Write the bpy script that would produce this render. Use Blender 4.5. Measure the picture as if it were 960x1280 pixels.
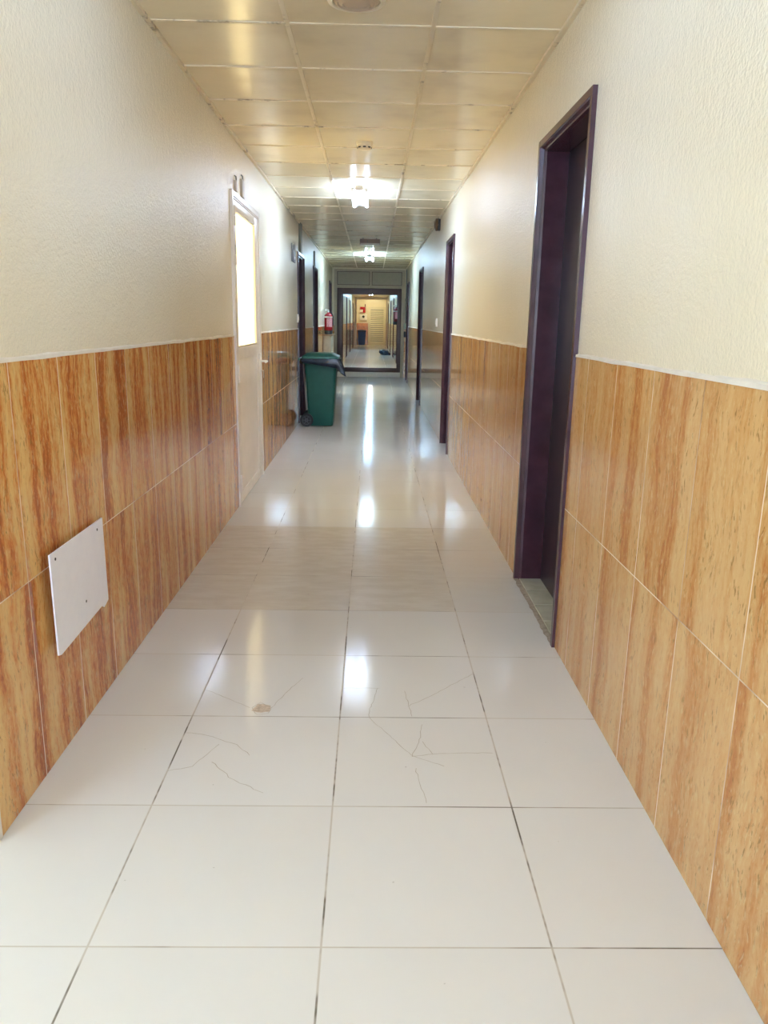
import bpy, bmesh, math, random
from mathutils import Vector, Matrix, noise

for o in list(bpy.data.objects):
    bpy.data.objects.remove(o, do_unlink=True)
SC = bpy.context.scene
COL = SC.collection
rnd = random.Random(7)

# ------------------------------------------------------------------ camera
CAM_X, CAM_H, PITCH, YAW, ROLL, FPX = 0.1111, 1.5755, 0.2416, 0.0189, 0.0177, 969.46
cp, sp, cy_, sy_ = math.cos(PITCH), math.sin(PITCH), math.cos(YAW), math.sin(YAW)
fwd = Vector((sy_ * cp, cy_ * cp, -sp))
right = Vector((cy_, -sy_, 0))
up = right.cross(fwd)
r2 = right * math.cos(ROLL) + up * math.sin(ROLL)
u2 = up * math.cos(ROLL) - right * math.sin(ROLL)
cam_data = bpy.data.cameras.new('camera')
cam = bpy.data.objects.new('camera', cam_data)
COL.objects.link(cam)
mw = Matrix((r2, u2, -fwd)).transposed().to_4x4()
mw.translation = Vector((CAM_X, 0, CAM_H))
cam.matrix_world = mw
cam_data.sensor_fit = 'VERTICAL'
cam_data.sensor_height = 24.0
cam_data.lens = FPX / 1280.0 * 24.0
cam_data.clip_start = 0.02
cam_data.clip_end = 200
SC.camera = cam

# ------------------------------------------------------------------ world, exposure
w = bpy.data.worlds.new('world')
SC.world = w
w.use_nodes = True
w.node_tree.nodes['Background'].inputs[0].default_value = (0.8, 0.85, 1.0, 1)
w.node_tree.nodes['Background'].inputs[1].default_value = 0.05
SC.view_settings.view_transform = 'Standard'
SC.view_settings.look = 'None'
SC.view_settings.gamma = 1
SC.view_settings.use_curve_mapping = False
SC.view_settings.exposure = 2.12
SC.cycles.max_bounces = 16
SC.cycles.diffuse_bounces = 12

# radiance (r, g, b) of everything that gives off light
L_TUBE = (15.0, 20.0, 29.5)      # corridor tube lamp
L_FAR = (17.0, 26.0, 37.0)       # tube lamp before the screen
L_NEAR = (3.0, 4.2, 7.0)         # dim unseen tube lamp, placed to brighten the near corridor
L_BLUEFILL = (14.0, 27.0, 46.0)      # bluish tubes added beyond the screen in place of daylight
L_WARM = (34.0, 31.0, 20.0)      # warm lamp in the far lobby
L_BACK = (2.75, 3.7, 5.3)         # glowing window added behind the camera as soft fill
L_SIDE = (0.10, 0.13, 0.17)      # faint glowing window added in the side lobby as fill
L_GLASS = (1.25, 1.0, 0.46)     # lit room behind the frosted door glass

# ------------------------------------------------------------------ dimensions
XL, XR, ZC, ZW = -1.0141, 1.0449, 3.0, 1.434
Y_BACK, Y_SCREEN, Y_LOBBY, Y_END = -4.0, 22.6, 50.5, 53.0
Y_CORNER = 2.10

# ------------------------------------------------------------------ node helpers
class NB:
    def __init__(self, name):
        self.m = bpy.data.materials.new(name)
        self.m.use_nodes = True
        self.t = self.m.node_tree
        self.b = self.t.nodes['Principled BSDF']
        self.tc = None
    def n(self, typ, **kw):
        x = self.t.nodes.new(typ)
        for k, v in kw.items():
            setattr(x, k, v)
        return x
    def put(self, sock, v):
        if isinstance(v, bpy.types.NodeSocket):
            self.t.links.new(v, sock)
        elif isinstance(v, tuple) and len(v) == 3 and sock.type == 'RGBA':
            sock.default_value = (*v, 1)
        else:
            sock.default_value = v
    def set(self, **kw):
        for k, v in kw.items():
            self.put(self.b.inputs[k.replace('_', ' ')], v)
        return self
    def coord(self):
        if self.tc is None:
            self.tc = self.n('ShaderNodeTexCoord').outputs['Object']
        return self.tc
    def sep(self, v=None):
        s = self.n('ShaderNodeSeparateXYZ')
        self.put(s.inputs[0], v if v is not None else self.coord())
        return s.outputs
    def comb(self, x, y, z):
        s = self.n('ShaderNodeCombineXYZ')
        for i, v in enumerate((x, y, z)):
            self.put(s.inputs[i], v)
        return s.outputs[0]
    def M(self, op, a, b=0.0, c=0.0, clamp=False):
        s = self.n('ShaderNodeMath', operation=op, use_clamp=clamp)
        for i, v in enumerate((a, b, c)):
            self.put(s.inputs[i], v)
        return s.outputs[0]
    def noise(self, vec, scale=5, detail=4, rough=0.5, dist=0.0):
        s = self.n('ShaderNodeTexNoise')
        self.put(s.inputs['Vector'], vec)
        self.put(s.inputs['Scale'], scale); self.put(s.inputs['Detail'], detail)
        self.put(s.inputs['Roughness'], rough); self.put(s.inputs['Distortion'], dist)
        return s.outputs[0]
    def white(self, vec):
        s = self.n('ShaderNodeTexWhiteNoise')
        self.put(s.inputs['Vector'], vec)
        return s.outputs[0]
    def ramp(self, fac, stops, interp='LINEAR'):
        s = self.n('ShaderNodeValToRGB')
        s.color_ramp.interpolation = interp
        e = s.color_ramp.elements
        while len(e) < len(stops):
            e.new(0.5)
        for el, (p, c) in zip(e, stops):
            el.position = p
            el.color = (*c, 1) if isinstance(c, tuple) else (c, c, c, 1)
        self.put(s.inputs[0], fac)
        return s.outputs[0]
    def mix(self, fac, a, b):
        s = self.n('ShaderNodeMix', data_type='RGBA')
        self.put(s.inputs[0], fac)
        self.put(s.inputs[6], a); self.put(s.inputs[7], b)
        return s.outputs[2]
    def step(self, v, lo, hi):
        s = self.n('ShaderNodeMapRange', interpolation_type='SMOOTHSTEP')
        self.put(s.inputs[0], v); self.put(s.inputs[1], lo); self.put(s.inputs[2], hi)
        return s.outputs[0]
    def bump(self, h, strength=0.3, dist=0.002):
        s = self.n('ShaderNodeBump')
        self.put(s.inputs['Height'], h)
        s.inputs['Strength'].default_value = strength
        s.inputs['Distance'].default_value = dist
        self.t.links.new(s.outputs[0], self.b.inputs['Normal'])
        return s.outputs[0]
    def line(self, v, half):      # 1 on the line (v = distance to it in metres)
        return self.M('SUBTRACT', 1.0, self.step(v, half * 0.6, half * 1.5))
    def grid(self, v, origin, size):   # distance to nearest line, and the cell index
        u = self.M('DIVIDE', self.M('SUBTRACT', v, origin), size)
        f = self.M('FRACT', self.M('ADD', u, 0.5))
        d = self.M('MULTIPLY', self.M('ABSOLUTE', self.M('SUBTRACT', f, 0.5)), size)
        return d, self.M('FLOOR', u)

def plain(name, col, rough=0.5, metal=0.0, var=0.06, scale=14, spec=0.5, bump=0.0, coat=0.0):
    b = NB(name)
    f = b.noise(b.coord(), scale, 4, 0.6)
    lo = tuple(max(0, c * (1 - var)) for c in col); hi = tuple(min(1, c * (1 + var)) for c in col)
    b.set(Base_Color=b.ramp(f, [(0.3, lo), (0.7, hi)]), Roughness=rough, Metallic=metal)
    b.b.inputs['Specular IOR Level'].default_value = spec
    if coat:
        b.b.inputs['Coat Weight'].default_value = coat
        b.b.inputs['Coat Roughness'].default_value = 0.08
    if bump:
        b.bump(b.noise(b.coord(), scale * 5, 2), bump, 0.003)
    return b.m

def glow(name, rad):
    strength = max(rad); col = tuple(c / strength for c in rad)
    b = NB(name)
    b.set(Base_Color=(0.9, 0.9, 0.9), Emission_Color=col, Emission_Strength=strength)
    return b.m

def mat_wall():
    b = NB('cream_gloss_paint')
    c = b.coord()
    big = b.noise(c, 0.9, 3)
    col = b.ramp(big, [(0.3, (0.85, 0.785, 0.60)), (0.7, (0.88, 0.825, 0.66))])
    b.set(Base_Color=col, Roughness=0.27)
    b.b.inputs['Specular IOR Level'].default_value = 0.6
    h = b.M('ADD', b.noise(c, 75, 3, 0.6), b.M('MULTIPLY', b.noise(c, 22, 2), 0.6))
    b.bump(h, 0.6, 0.008)
    return b.m

def mat_ceiling():
    b = NB('cream_painted_ceiling_board')
    c = b.coord()
    x, y, z = b.sep(c)
    dy, iy = b.grid(y, 4.315, 0.703)
    dx = b.M('MINIMUM', b.M('ABSOLUTE', b.M('SUBTRACT', x, -0.33)), b.M('ABSOLUTE', b.M('SUBTRACT', x, 0.395)))
    ix = b.M('ADD', b.M('GREATER_THAN', x, -0.33), b.M('GREATER_THAN', x, 0.395))
    tone = b.white(b.comb(ix, iy, 0.0))
    base = b.mix(tone, (0.85, 0.75, 0.52), (0.89, 0.80, 0.59))
    base = b.mix(b.step(b.noise(c, 2.2, 4), 0.5, 0.8), base, (0.72, 0.62, 0.44))
    dj = b.M('MINIMUM', dx, dy)
    dirt = b.M('MULTIPLY', b.line(dj, 0.005), b.step(b.noise(c, 3.1, 3, 0.7), 0.50, 0.60))
    col = b.mix(dirt, base, (0.16, 0.12, 0.07))
    b.set(Base_Color=col, Roughness=b.M('ADD', 0.17, b.M('MULTIPLY', tone, 0.1)))
    b.bump(b.noise(c, 5, 2), 0.12, 0.02)
    return b.m

def mat_floor():
    b = NB('glazed_white_floor_tile')
    c = b.coord()
    x, y, z = b.sep(c)
    dx, ix = b.grid(x, 0.0, 0.6)
    dy, iy = b.grid(y, 1.6797, 0.6)
    idv = b.comb(ix, iy, 0.0)
    tone = b.white(idv)
    good = b.mix(tone, (0.68, 0.672, 0.65), (0.71, 0.705, 0.69))
    # three rows of older, duller tiles
    old = b.M('MULTIPLY', b.M('GREATER_THAN', iy, 3.5), b.M('LESS_THAN', iy, 6.5))
    oldm = b.M('MULTIPLY', old, b.M('SUBTRACT', 1.0, b.M('MULTIPLY', b.M('GREATER_THAN', x, 0.6), 0.75)))
    st = b.noise(b.comb(b.M('ADD', x, b.M('MULTIPLY', tone, 9.0)), b.M('MULTIPLY', y, 3.0), 0.0), 4.5, 5, 0.6)
    oldc = b.mix(b.step(st, 0.36, 0.66), (0.60, 0.56, 0.495), (0.66, 0.63, 0.57))
    base = b.mix(oldm, good, oldc)
    cloud = b.step(b.noise(c, 1.7, 4), 0.45, 0.8)
    base = b.mix(b.M('MULTIPLY', cloud, 0.10), base, (0.56, 0.50, 0.40))
    specks = b.step(b.noise(c, 34, 1), 0.80, 0.83)
    base = b.mix(b.M('MULTIPLY', specks, 0.35), base, (0.20, 0.17, 0.13))
    lx, ly = b.line(dx, 0.0026), b.line(dy, 0.0022)
    g = b.M('MAXIMUM', lx, ly)
    dirt = b.step(b.noise(b.comb(b.M('MULTIPLY', x, 0.4), y, 0.0), 2.6, 4, 0.75), 0.46, 0.62)
    gcol = b.mix(dirt, (0.52, 0.48, 0.42), (0.13, 0.115, 0.09))
    col = b.mix(g, base, gcol)
    b.set(Base_Color=col)
    b.b.inputs['Specular IOR Level'].default_value = 0.11
    r = b.M('ADD', 0.08, b.M('ADD', b.M('MULTIPLY', oldm, 0.10), b.M('MULTIPLY', g, 0.4)))
    r = b.M('ADD', r, b.M('MULTIPLY', b.noise(c, 3, 3), 0.06))
    b.set(Roughness=r)
    h = b.M('ADD', b.M('MULTIPLY', g, -1.0), b.M('MULTIPLY', b.noise(c, 2.2, 2), 0.5))
    b.bump(h, 0.12, 0.004)
    return b.m

def mat_wainscot(name, y0, wid, tanness, stops):
    b = NB(name)
    c = b.coord()
    x, y, z = b.sep(c)
    dy, iy = b.grid(y, y0, wid)
    dz, iz = b.grid(z, 0.0, ZW / 2)
    r1 = b.white(b.comb(iy, iz, 1.3))
    r2_ = b.white(b.comb(iy, iz, 7.7))
    oy = b.M('MULTIPLY', r1, 17.0)
    yy = b.M('ADD', y, oy)
    warp = b.noise(b.comb(yy, b.M('MULTIPLY', z, 0.9), r2_), 3.5, 3)
    yw = b.M('ADD', yy, b.M('MULTIPLY', warp, 0.10))
    v = b.comb(yw, b.M('MULTIPLY', z, 0.055), r2_)
    n1 = b.noise(v, 10.5, 3, 0.6)
    n2 = b.noise(b.comb(yw, b.M('MULTIPLY', z, 0.10), r1), 48, 4, 0.7)
    n3 = b.noise(b.comb(yw, b.M('MULTIPLY', z, 0.26), r1), 95, 3, 0.65)
    n4 = b.noise(b.comb(yw, b.M('MULTIPLY', z, 0.38), r2_), 70, 3, 0.7)
    f = b.M('ADD', b.M('MULTIPLY', n1, 0.55), b.M('MULTIPLY', n2, 0.24))
    f = b.M('ADD', f, b.M('MULTIPLY', n4, 0.21))
    f = b.M('ADD', f, tanness)
    col = b.ramp(f, stops)
    zone = b.step(b.noise(b.comb(yw, b.M('MULTIPLY', z, 0.45), r2_), 9, 2), 0.42, 0.60)
    pit = b.M('MULTIPLY', b.step(n3, 0.565, 0.66), b.M('ADD', 0.35, b.M('MULTIPLY', zone, 0.65)))
    col = b.mix(b.M('MULTIPLY', pit, 0.78), col, (0.24, 0.14, 0.035))
    pale = b.M('MULTIPLY', b.step(b.noise(b.comb(yw, b.M('MULTIPLY', z, 0.28), r1), 95, 3, 0.65), 0.56, 0.68), 0.5)
    col = b.mix(pale, col, (0.74, 0.56, 0.28))
    g = b.M('MAXIMUM', b.line(dy, 0.0022), b.line(dz, 0.0018))
    gn = b.step(b.noise(c, 2.3, 3), 0.34, 0.48)
    col = b.mix(g, col, b.mix(gn, (0.34, 0.17, 0.06), (0.80, 0.68, 0.50)))
    b.set(Base_Color=col, Roughness=b.M('ADD', 0.10, b.M('MULTIPLY', g, 0.4)))
    b.b.inputs['Specular IOR Level'].default_value = 0.55
    b.bump(b.M('ADD', b.M('MULTIPLY', g, -0.8), b.M('MULTIPLY', b.noise(c, 2.5, 2), 0.6)), 0.15, 0.004)
    return b.m

MAT = {}
MAT['wall'] = mat_wall()
MAT['ceiling'] = mat_ceiling()
def mat_grid():
    b = NB('stained_ceiling_grid_paint')
    c = b.coord()
    st = b.step(b.noise(c, 3.4, 4, 0.75), 0.56, 0.66)
    b.set(Base_Color=b.mix(b.M('MULTIPLY', st, 0.8), (0.77, 0.68, 0.50), (0.20, 0.15, 0.09)), Roughness=0.40)
    return b.m
MAT['grid'] = mat_grid()
MAT['floor'] = mat_floor()
MAT['wainL'] = mat_wainscot('travertine_tile_red', 2.45, 0.388, 0.002,
    [(0.425, (0.36, 0.095, 0.022)), (0.465, (0.54, 0.18, 0.044)), (0.50, (0.63, 0.29, 0.085)), (0.54, (0.70, 0.41, 0.145)), (0.61, (0.76, 0.50, 0.20))])
MAT['wainR'] = mat_wainscot('travertine_tile_tan', 1.78, 0.4, 0.0,
    [(0.39, (0.46, 0.175, 0.048)), (0.45, (0.57, 0.275, 0.088)), (0.51, (0.64, 0.37, 0.14)), (0.60, (0.70, 0.45, 0.20))])
MAT['maroon'] = plain('dark_maroon_gloss_paint', (0.062, 0.022, 0.036), 0.24, var=0.25, scale=7, spec=0.5, bump=0.05)
MAT['leaf'] = plain('dark_maroon_door_leaf', (0.034, 0.018, 0.028), 0.30, var=0.35, scale=5, spec=0.3)
MAT['plaster'] = plain('white_plaster_edge', (0.78, 0.74, 0.65), 0.6, bump=0.2)
MAT['whitepaint'] = plain('off_white_enamel', (0.86, 0.83, 0.79), 0.32, var=0.05, scale=5)
MAT['lilac'] = plain('pale_lilac_plastic', (0.89, 0.90, 0.99), 0.4, var=0.03)
MAT['steel'] = plain('brushed_steel', (0.65, 0.63, 0.60), 0.3, 0.9)
MAT['black'] = plain('black_rubber', (0.018, 0.020, 0.024), 0.5, bump=0.1)
MAT['grey'] = plain('grey_plastic', (0.22, 0.24, 0.25), 0.45)
MAT['hub'] = plain('dark_grey_hub_plastic', (0.10, 0.11, 0.13), 0.4)
MAT['binGreen'] = plain('green_bin_plastic', (0.014, 0.105, 0.085), 0.42, var=0.10, scale=6, spec=0.35)
MAT['lidGreen'] = plain('green_lid_plastic', (0.022, 0.17, 0.135), 0.30, var=0.08, scale=6)
MAT['bag'] = plain('blue_black_bag_film', (0.012, 0.024, 0.045), 0.25, var=0.4, scale=9, bump=0.25)
MAT['red'] = plain('red_enamel', (0.38, 0.010, 0.022), 0.25, var=0.1)
MAT['darkred'] = plain('dark_red_enamel', (0.15, 0.006, 0.012), 0.3, var=0.1)
MAT['label'] = plain('extinguisher_label', (0.70, 0.30, 0.34), 0.4, var=0.5, scale=60)
MAT['marble'] = plain('pale_green_marble', (0.50, 0.51, 0.42), 0.25, var=0.14, scale=9)
MAT['mortar'] = plain('rough_mortar', (0.34, 0.29, 0.23), 0.8, var=0.3, scale=40, bump=0.5)
MAT['mauve'] = plain('mauve_bronze_metal', (0.14, 0.095, 0.095), 0.4, 0.2)
MAT['creamMetal'] = plain('cream_painted_metal', (0.58, 0.52, 0.40), 0.4, var=0.06)
MAT['creamPanel'] = plain('dull_cream_panel', (0.47, 0.44, 0.33), 0.45, var=0.06)
MAT['taupe'] = plain('taupe_plastic', (0.36, 0.28, 0.25), 0.5)
MAT['white'] = plain('white_plastic', (0.82, 0.80, 0.76), 0.4, var=0.03)
MAT['creamPlastic'] = plain('cream_plastic', (0.80, 0.72, 0.56), 0.4, var=0.04)
MAT['bronze'] = plain('brown_bell_metal', (0.16, 0.10, 0.06), 0.3, 0.6)
MAT['stick'] = plain('pale_pinkish_wood', (0.52, 0.38, 0.34), 0.5)
MAT['blue'] = plain('blue_bin_plastic', (0.012, 0.045, 0.16), 0.4)
MAT['navy'] = plain('navy_lid_plastic', (0.01, 0.016, 0.04), 0.45)
MAT['louvre'] = plain('cream_louvre_paint', (0.72, 0.68, 0.53), 0.45, var=0.04)
MAT['tan'] = plain('tan_board', (0.42, 0.27, 0.16), 0.5)
MAT['orange'] = plain('orange_brown_tile', (0.50, 0.20, 0.04), 0.2, var=0.3, scale=4)
MAT['crack'] = plain('grey_crack_line', (0.42, 0.38, 0.32), 0.7)
MAT['greenWhite'] = plain('pale_green_plastic', (0.55, 0.62, 0.48), 0.4)
MAT['tube'] = glow('lit_fluorescent_tube', L_TUBE)
MAT['tubeFar'] = glow('lit_far_fluorescent_tube', L_FAR)
MAT['tubeNear'] = glow('near_fill_tube', L_NEAR)
MAT['tubeBlue'] = glow('bluish_fill_tube', L_BLUEFILL)
MAT['warmLamp'] = glow('lit_warm_lamp', L_WARM)

def mat_frosted():
    b = NB('lit_frosted_glass')
    x, y, z = b.sep()
    n = b.noise(b.comb(b.M('MULTIPLY', y, 1.0), 0.0, b.M('MULTIPLY', z, 0.04)), 6, 3)
    k = 0.8
    col = b.ramp(n, [(0.3, tuple(c / max(L_GLASS) * k for c in L_GLASS)), (0.7, tuple(c / max(L_GLASS) for c in L_GLASS))])
    b.set(Base_Color=(0.8, 0.72, 0.55), Roughness=0.25, Emission_Color=col, Emission_Strength=max(L_GLASS))
    return b.m
MAT['frosted'] = mat_frosted()

# ------------------------------------------------------------------ mesh helpers
def new_bm():
    return bmesh.new()

def bx(bm, x0, x1, y0, y1, z0, z1, bev=0.0, seg=2):
    r = bmesh.ops.create_cube(bm, size=1.0)
    vs = r['verts']
    bmesh.ops.scale(bm, vec=(abs(x1 - x0), abs(y1 - y0), abs(z1 - z0)), verts=vs)
    bmesh.ops.translate(bm, vec=((x0 + x1) / 2, (y0 + y1) / 2, (z0 + z1) / 2), verts=vs)
    if bev:
        es = list({e for v in vs for e in v.link_edges})
        bmesh.ops.bevel(bm, geom=es, offset=bev, segments=seg, affect='EDGES', profile=0.5)

def basis(d):
    d = Vector(d).normalized()
    a = Vector((0, 0, 1)) if abs(d.z) < 0.9 else Vector((1, 0, 0))
    s = d.cross(a).normalized()
    return d, s, s.cross(d)

def tube(bm, pts, r, seg=10):
    pts = [Vector(p) for p in pts]
    rings = []
    for i, p in enumerate(pts):
        d = (pts[min(i + 1, len(pts) - 1)] - pts[max(i - 1, 0)])
        d, s, t = basis(d)
        rr = r[i] if isinstance(r, (list, tuple)) else r
        rings.append([bm.verts.new(p + s * rr * math.cos(2 * math.pi * k / seg) + t * rr * math.sin(2 * math.pi * k / seg)) for k in range(seg)])
    for a, b in zip(rings, rings[1:]):
        for k in range(seg):
            bm.faces.new((a[k], a[(k + 1) % seg], b[(k + 1) % seg], b[k]))
    bm.faces.new(rings[0][::-1]); bm.faces.new(rings[-1])

def lathe(bm, prof, origin, axis, seg=28):
    d, s, t = basis(axis)
    o = Vector(origin)
    rings = []
    for rr, h in prof:
        if rr < 1e-6:
            rings.append([bm.verts.new(o + d * h)])
        else:
            rings.append([bm.verts.new(o + d * h + (s * math.cos(2 * math.pi * k / seg) + t * math.sin(2 * math.pi * k / seg)) * rr) for k in range(seg)])
    for a, b in zip(rings, rings[1:]):
        if len(a) == 1 and len(b) == 1:
            continue
        for k in range(seg):
            j = (k + 1) % seg
            if len(a) == 1:
                bm.faces.new((a[0], b[j], b[k]))
            elif len(b) == 1:
                bm.faces.new((a[k], a[j], b[0]))
            else:
                bm.faces.new((a[k], a[j], b[j], b[k]))
    if len(rings[0]) > 1:
        bm.faces.new(rings[0][::-1])
    if len(rings[-1]) > 1:
        bm.faces.new(rings[-1])

def prism(bm, poly, ax, a0, a1):
    """poly: 2D points; ax: 'x','y','z' extrusion axis; the other two axes in xyz order."""
    def mk(p, a):
        if ax == 'x': return (a, p[0], p[1])
        if ax == 'y': return (p[0], a, p[1])
        return (p[0], p[1], a)
    A = [bm.verts.new(mk(p, a0)) for p in poly]
    B = [bm.verts.new(mk(p, a1)) for p in poly]
    n = len(poly)
    for i in range(n):
        bm.faces.new((A[i], A[(i + 1) % n], B[(i + 1) % n], B[i]))
    bm.faces.new(A[::-1]); bm.faces.new(B)

def obj(name, bm, mat, parent=None, smooth=False, label=None):
    bmesh.ops.recalc_face_normals(bm, faces=bm.faces)
    me = bpy.data.meshes.new(name)
    bm.to_mesh(me); bm.free()
    me.materials.append(MAT[mat] if isinstance(mat, str) else mat)
    if smooth:
        me.shade_smooth()
        try:
            me.set_sharp_from_angle(angle=math.radians(35))
        except Exception:
            pass
    o = bpy.data.objects.new(name, me)
    COL.objects.link(o)
    if parent:
        o.parent = parent
        o.matrix_parent_inverse = Matrix.Identity(4)
        pw = Vector((0, 0, 0)); q = parent
        while q:
            pw += q.location; q = q.parent
        if pw.length:
            me.transform(Matrix.Translation(-pw))
    if label:
        o['label'] = label
    return o

def box(name, x0, x1, y0, y1, z0, z1, mat, parent=None, bev=0.0, label=None):
    bm = new_bm(); bx(bm, x0, x1, y0, y1, z0, z1, bev)
    return obj(name, bm, mat, parent, smooth=bev > 0, label=label)

def struct(o, label=None, cat=None):
    o['kind'] = 'structure'
    if label: o['label'] = label
    if cat: o['category'] = cat
    return o

def thing(name, label, cat, loc=(0, 0, 0), group=None):
    o = bpy.data.objects.new(name, None)
    COL.objects.link(o)
    o.location = loc
    o.empty_display_size = 0.05
    o['label'] = label; o['category'] = cat
    if group: o['group'] = group
    return o

def tag(o, label, cat, group=None):
    o['label'] = label; o['category'] = cat
    if group: o['group'] = group
    return o

# ------------------------------------------------------------------ openings
ZD = 2.56
DR = [(3.60, 4.70), (9.38, 10.32), (15.0, 16.1), (20.6, 21.6)]         # right side, this part
DRF = [(24.6, 25.6), (29.2, 30.2), (34.6, 35.6), (40.2, 41.2), (46.0, 47.0)]
DL = [(6.52, 8.0), (12.15, 13.25), (15.3, 16.4), (20.9, 21.9)]
DLF = [(24.8, 25.8), (29.4, 30.4), (34.6, 35.6), (40.2, 41.2), (46.0, 47.0)]

def spans(a, b, holes):
    out, y = [], a
    for h0, h1 in sorted(holes):
        out.append((y, h0)); y = h1
    out.append((y, b))
    return out

# floor and ceiling
bm = new_bm(); bx(bm, -3.6, XR + 0.3, Y_BACK - 0.2, Y_END + 0.3, -0.12, 0)
floor = struct(obj('floor', bm, 'floor'))
bm = new_bm(); bx(bm, -3.6, XR + 0.3, Y_BACK - 0.2, Y_END + 0.3, ZC, ZC + 0.12)
ceiling = struct(obj('ceiling', bm, 'ceiling'))
# ceiling grid bars
bm = new_bm()
for gx in (-0.33, 0.395):
    bx(bm, gx - 0.012, gx + 0.012, Y_BACK, Y_SCREEN, ZC - 0.005, ZC + 0.01)
k = -11
while 4.315 + 0.703 * k < Y_SCREEN:
    gy = 4.315 + 0.703 * k
    xs = (XL, -0.342, -0.318, 0.383, 0.407, XR)
    for i in (0, 2, 4):
        h = 0.0045 + 0.003 * rnd.random()
        bx(bm, xs[i], xs[i + 1], gy - 0.009, gy + 0.009, ZC - h, ZC + 0.01)
    k += 1
obj('ceiling_grid', bm, 'grid', ceiling)

# cracks and a chip in the floor tiles
CR = [[(-0.594, 3.107), (-0.485, 3.036), (-0.378, 2.952)], [(-0.287, 2.953), (-0.238, 3.101), (-0.182, 3.232)],
      [(0.273, 3.111), (0.287, 2.979), (0.295, 2.889)], [(0.287, 2.979), (0.376, 3.06), (0.597, 3.293)],
      [(0.167, 3.139), (0.005, 3.135)],
      [(0.157, 3.138), (0.119, 2.93), (0.119, 2.875), (0.189, 2.754), (0.281, 2.595), (0.395, 2.523)],
      [(0.28, 2.589), (0.386, 2.612), (0.587, 2.615)], [(0.28, 2.589), (0.317, 2.706), (0.333, 2.825)],
      [(0.325, 2.696), (0.36, 2.602)], [(0.289, 2.507), (0.315, 2.3)],
      [(-0.597, 2.748), (-0.506, 2.726), (-0.385, 2.663), (-0.323, 2.587)],
      [(-0.598, 2.482), (-0.518, 2.511), (-0.451, 2.663)], [(-0.452, 2.541), (-0.36, 2.43), (-0.241, 2.352)],
      [(-0.369, 2.952), (-0.339, 2.999), (-0.287, 2.953), (-0.299, 2.904), (-0.342, 2.893), (-0.369, 2.952)]]
bm = new_bm()
for pl in CR:
    pts = []
    for a, b in zip(pl, pl[1:]):
        n = max(2, int(math.dist(a, b) / 0.02))
        for i in range(n):
            t = i / n
            pts.append(Vector((a[0] + (b[0] - a[0]) * t + rnd.uniform(-.003, .003), a[1] + (b[1] - a[1]) * t + rnd.uniform(-.003, .003), 0)))
    pts.append(Vector((*pl[-1], 0)))
    L, R_ = [], []
    for i, p in enumerate(pts):
        d = (pts[min(i + 1, len(pts) - 1)] - pts[max(i - 1, 0)]).normalized()
        s = Vector((-d.y, d.x, 0)) * (0.0008 + 0.0006 * rnd.random())
        L.append(bm.verts.new(p + s + Vector((0, 0, .0006)))); R_.append(bm.verts.new(p - s + Vector((0, 0, .0006))))
    for i in range(len(pts) - 1):
        bm.faces.new((L[i], L[i + 1], R_[i + 1], R_[i]))
obj('floor_cracks', bm, 'crack', floor)
bm = new_bm()
vs = [bm.verts.new((-0.325 + .042 * math.cos(t) * (0.7 + .5 * rnd.random()), 2.945 + .045 * math.sin(t) * (0.7 + .5 * rnd.random()), 0.0005)) for t in [i * 0.5236 for i in range(12)]]
bm.faces.new(vs)
obj('chipped_patch', bm, plain('exposed_tile_body', (0.56, 0.46, 0.36), 0.7, var=0.25, scale=60), floor)

# ------------------------------------------------------------------ walls
T = 0.24
def wall_mesh(side, a, b, holes):
    bm = new_bm()
    x0, x1 = (XR + 0.008, XR + T) if side > 0 else (XL - T, XL - 0.008)
    for y0, y1 in spans(a, b, holes):
        bx(bm, x0, x1, y0, y1, 0, ZC)
    for y0, y1 in holes:
        bx(bm, x0, x1, y0, y1, ZD, ZC)
    return bm

def wains_mesh(side, a, b, holes):
    bm = new_bm()
    x0, x1 = (XR, XR + 0.02) if side > 0 else (XL - 0.02, XL)
    for y0, y1 in spans(a, b, holes):
        bx(bm, x0, x1, y0 + 0.001, y1 - 0.001, 0, ZW, 0.0015, 1)
    return bm

wr = struct(obj('wall_right', wall_mesh(1, Y_BACK, Y_END, DR + DRF), 'wall'))
wl = struct(obj('wall_left', wall_mesh(-1, Y_CORNER, Y_END, DL + DLF), 'wall'))
struct(obj('trim_1', wains_mesh(1, Y_BACK, Y_END - 0.02, DR + DRF), 'wainR'), 'orange travertine tile wainscot along the right wall')
struct(obj('trim_2', wains_mesh(-1, Y_CORNER + 0.012, Y_END - 0.02, DL + DLF), 'wainL'), 'red brown travertine tile wainscot along the left wall')

# uneven plaster bead on top of the tiles
def bead(side, a, b, holes):
    bm = new_bm()
    for y0, y1 in spans(a, b, holes):
        n = max(3, int((y1 - y0) / 0.06))
        rows = []
        for i in range(n + 1):
            y = y0 + (y1 - y0) * i / n
            h = 0.010 + 0.012 * abs(noise.noise(Vector((y * 2.3, side * 5, 0)))) + 0.004 * rnd.random()
            lo = ZW - 0.003 - 0.006 * max(0, noise.noise(Vector((y * 3.1, side * 9, 4))))
            xs = (0.0075, -0.0035, -0.003, 0.0075) if True else None
            X = XR if side > 0 else XL
            rows.append([bm.verts.new((X + side * 0.012, y, ZW + h)), bm.verts.new((X - side * 0.002, y, ZW + h * 0.55)),
                         bm.verts.new((X - side * 0.0025, y, lo)), bm.verts.new((X + side * 0.012, y, lo))])
        for p, q in zip(rows, rows[1:]):
            for j in range(4):
                bm.faces.new((p[j], p[(j + 1) % 4], q[(j + 1) % 4], q[j]))
        bm.faces.new(rows[0]); bm.faces.new(rows[-1][::-1])
    return bm
struct(obj('trim_3', bead(1, Y_BACK, Y_SCREEN, DR), 'plaster', smooth=True))
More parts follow.
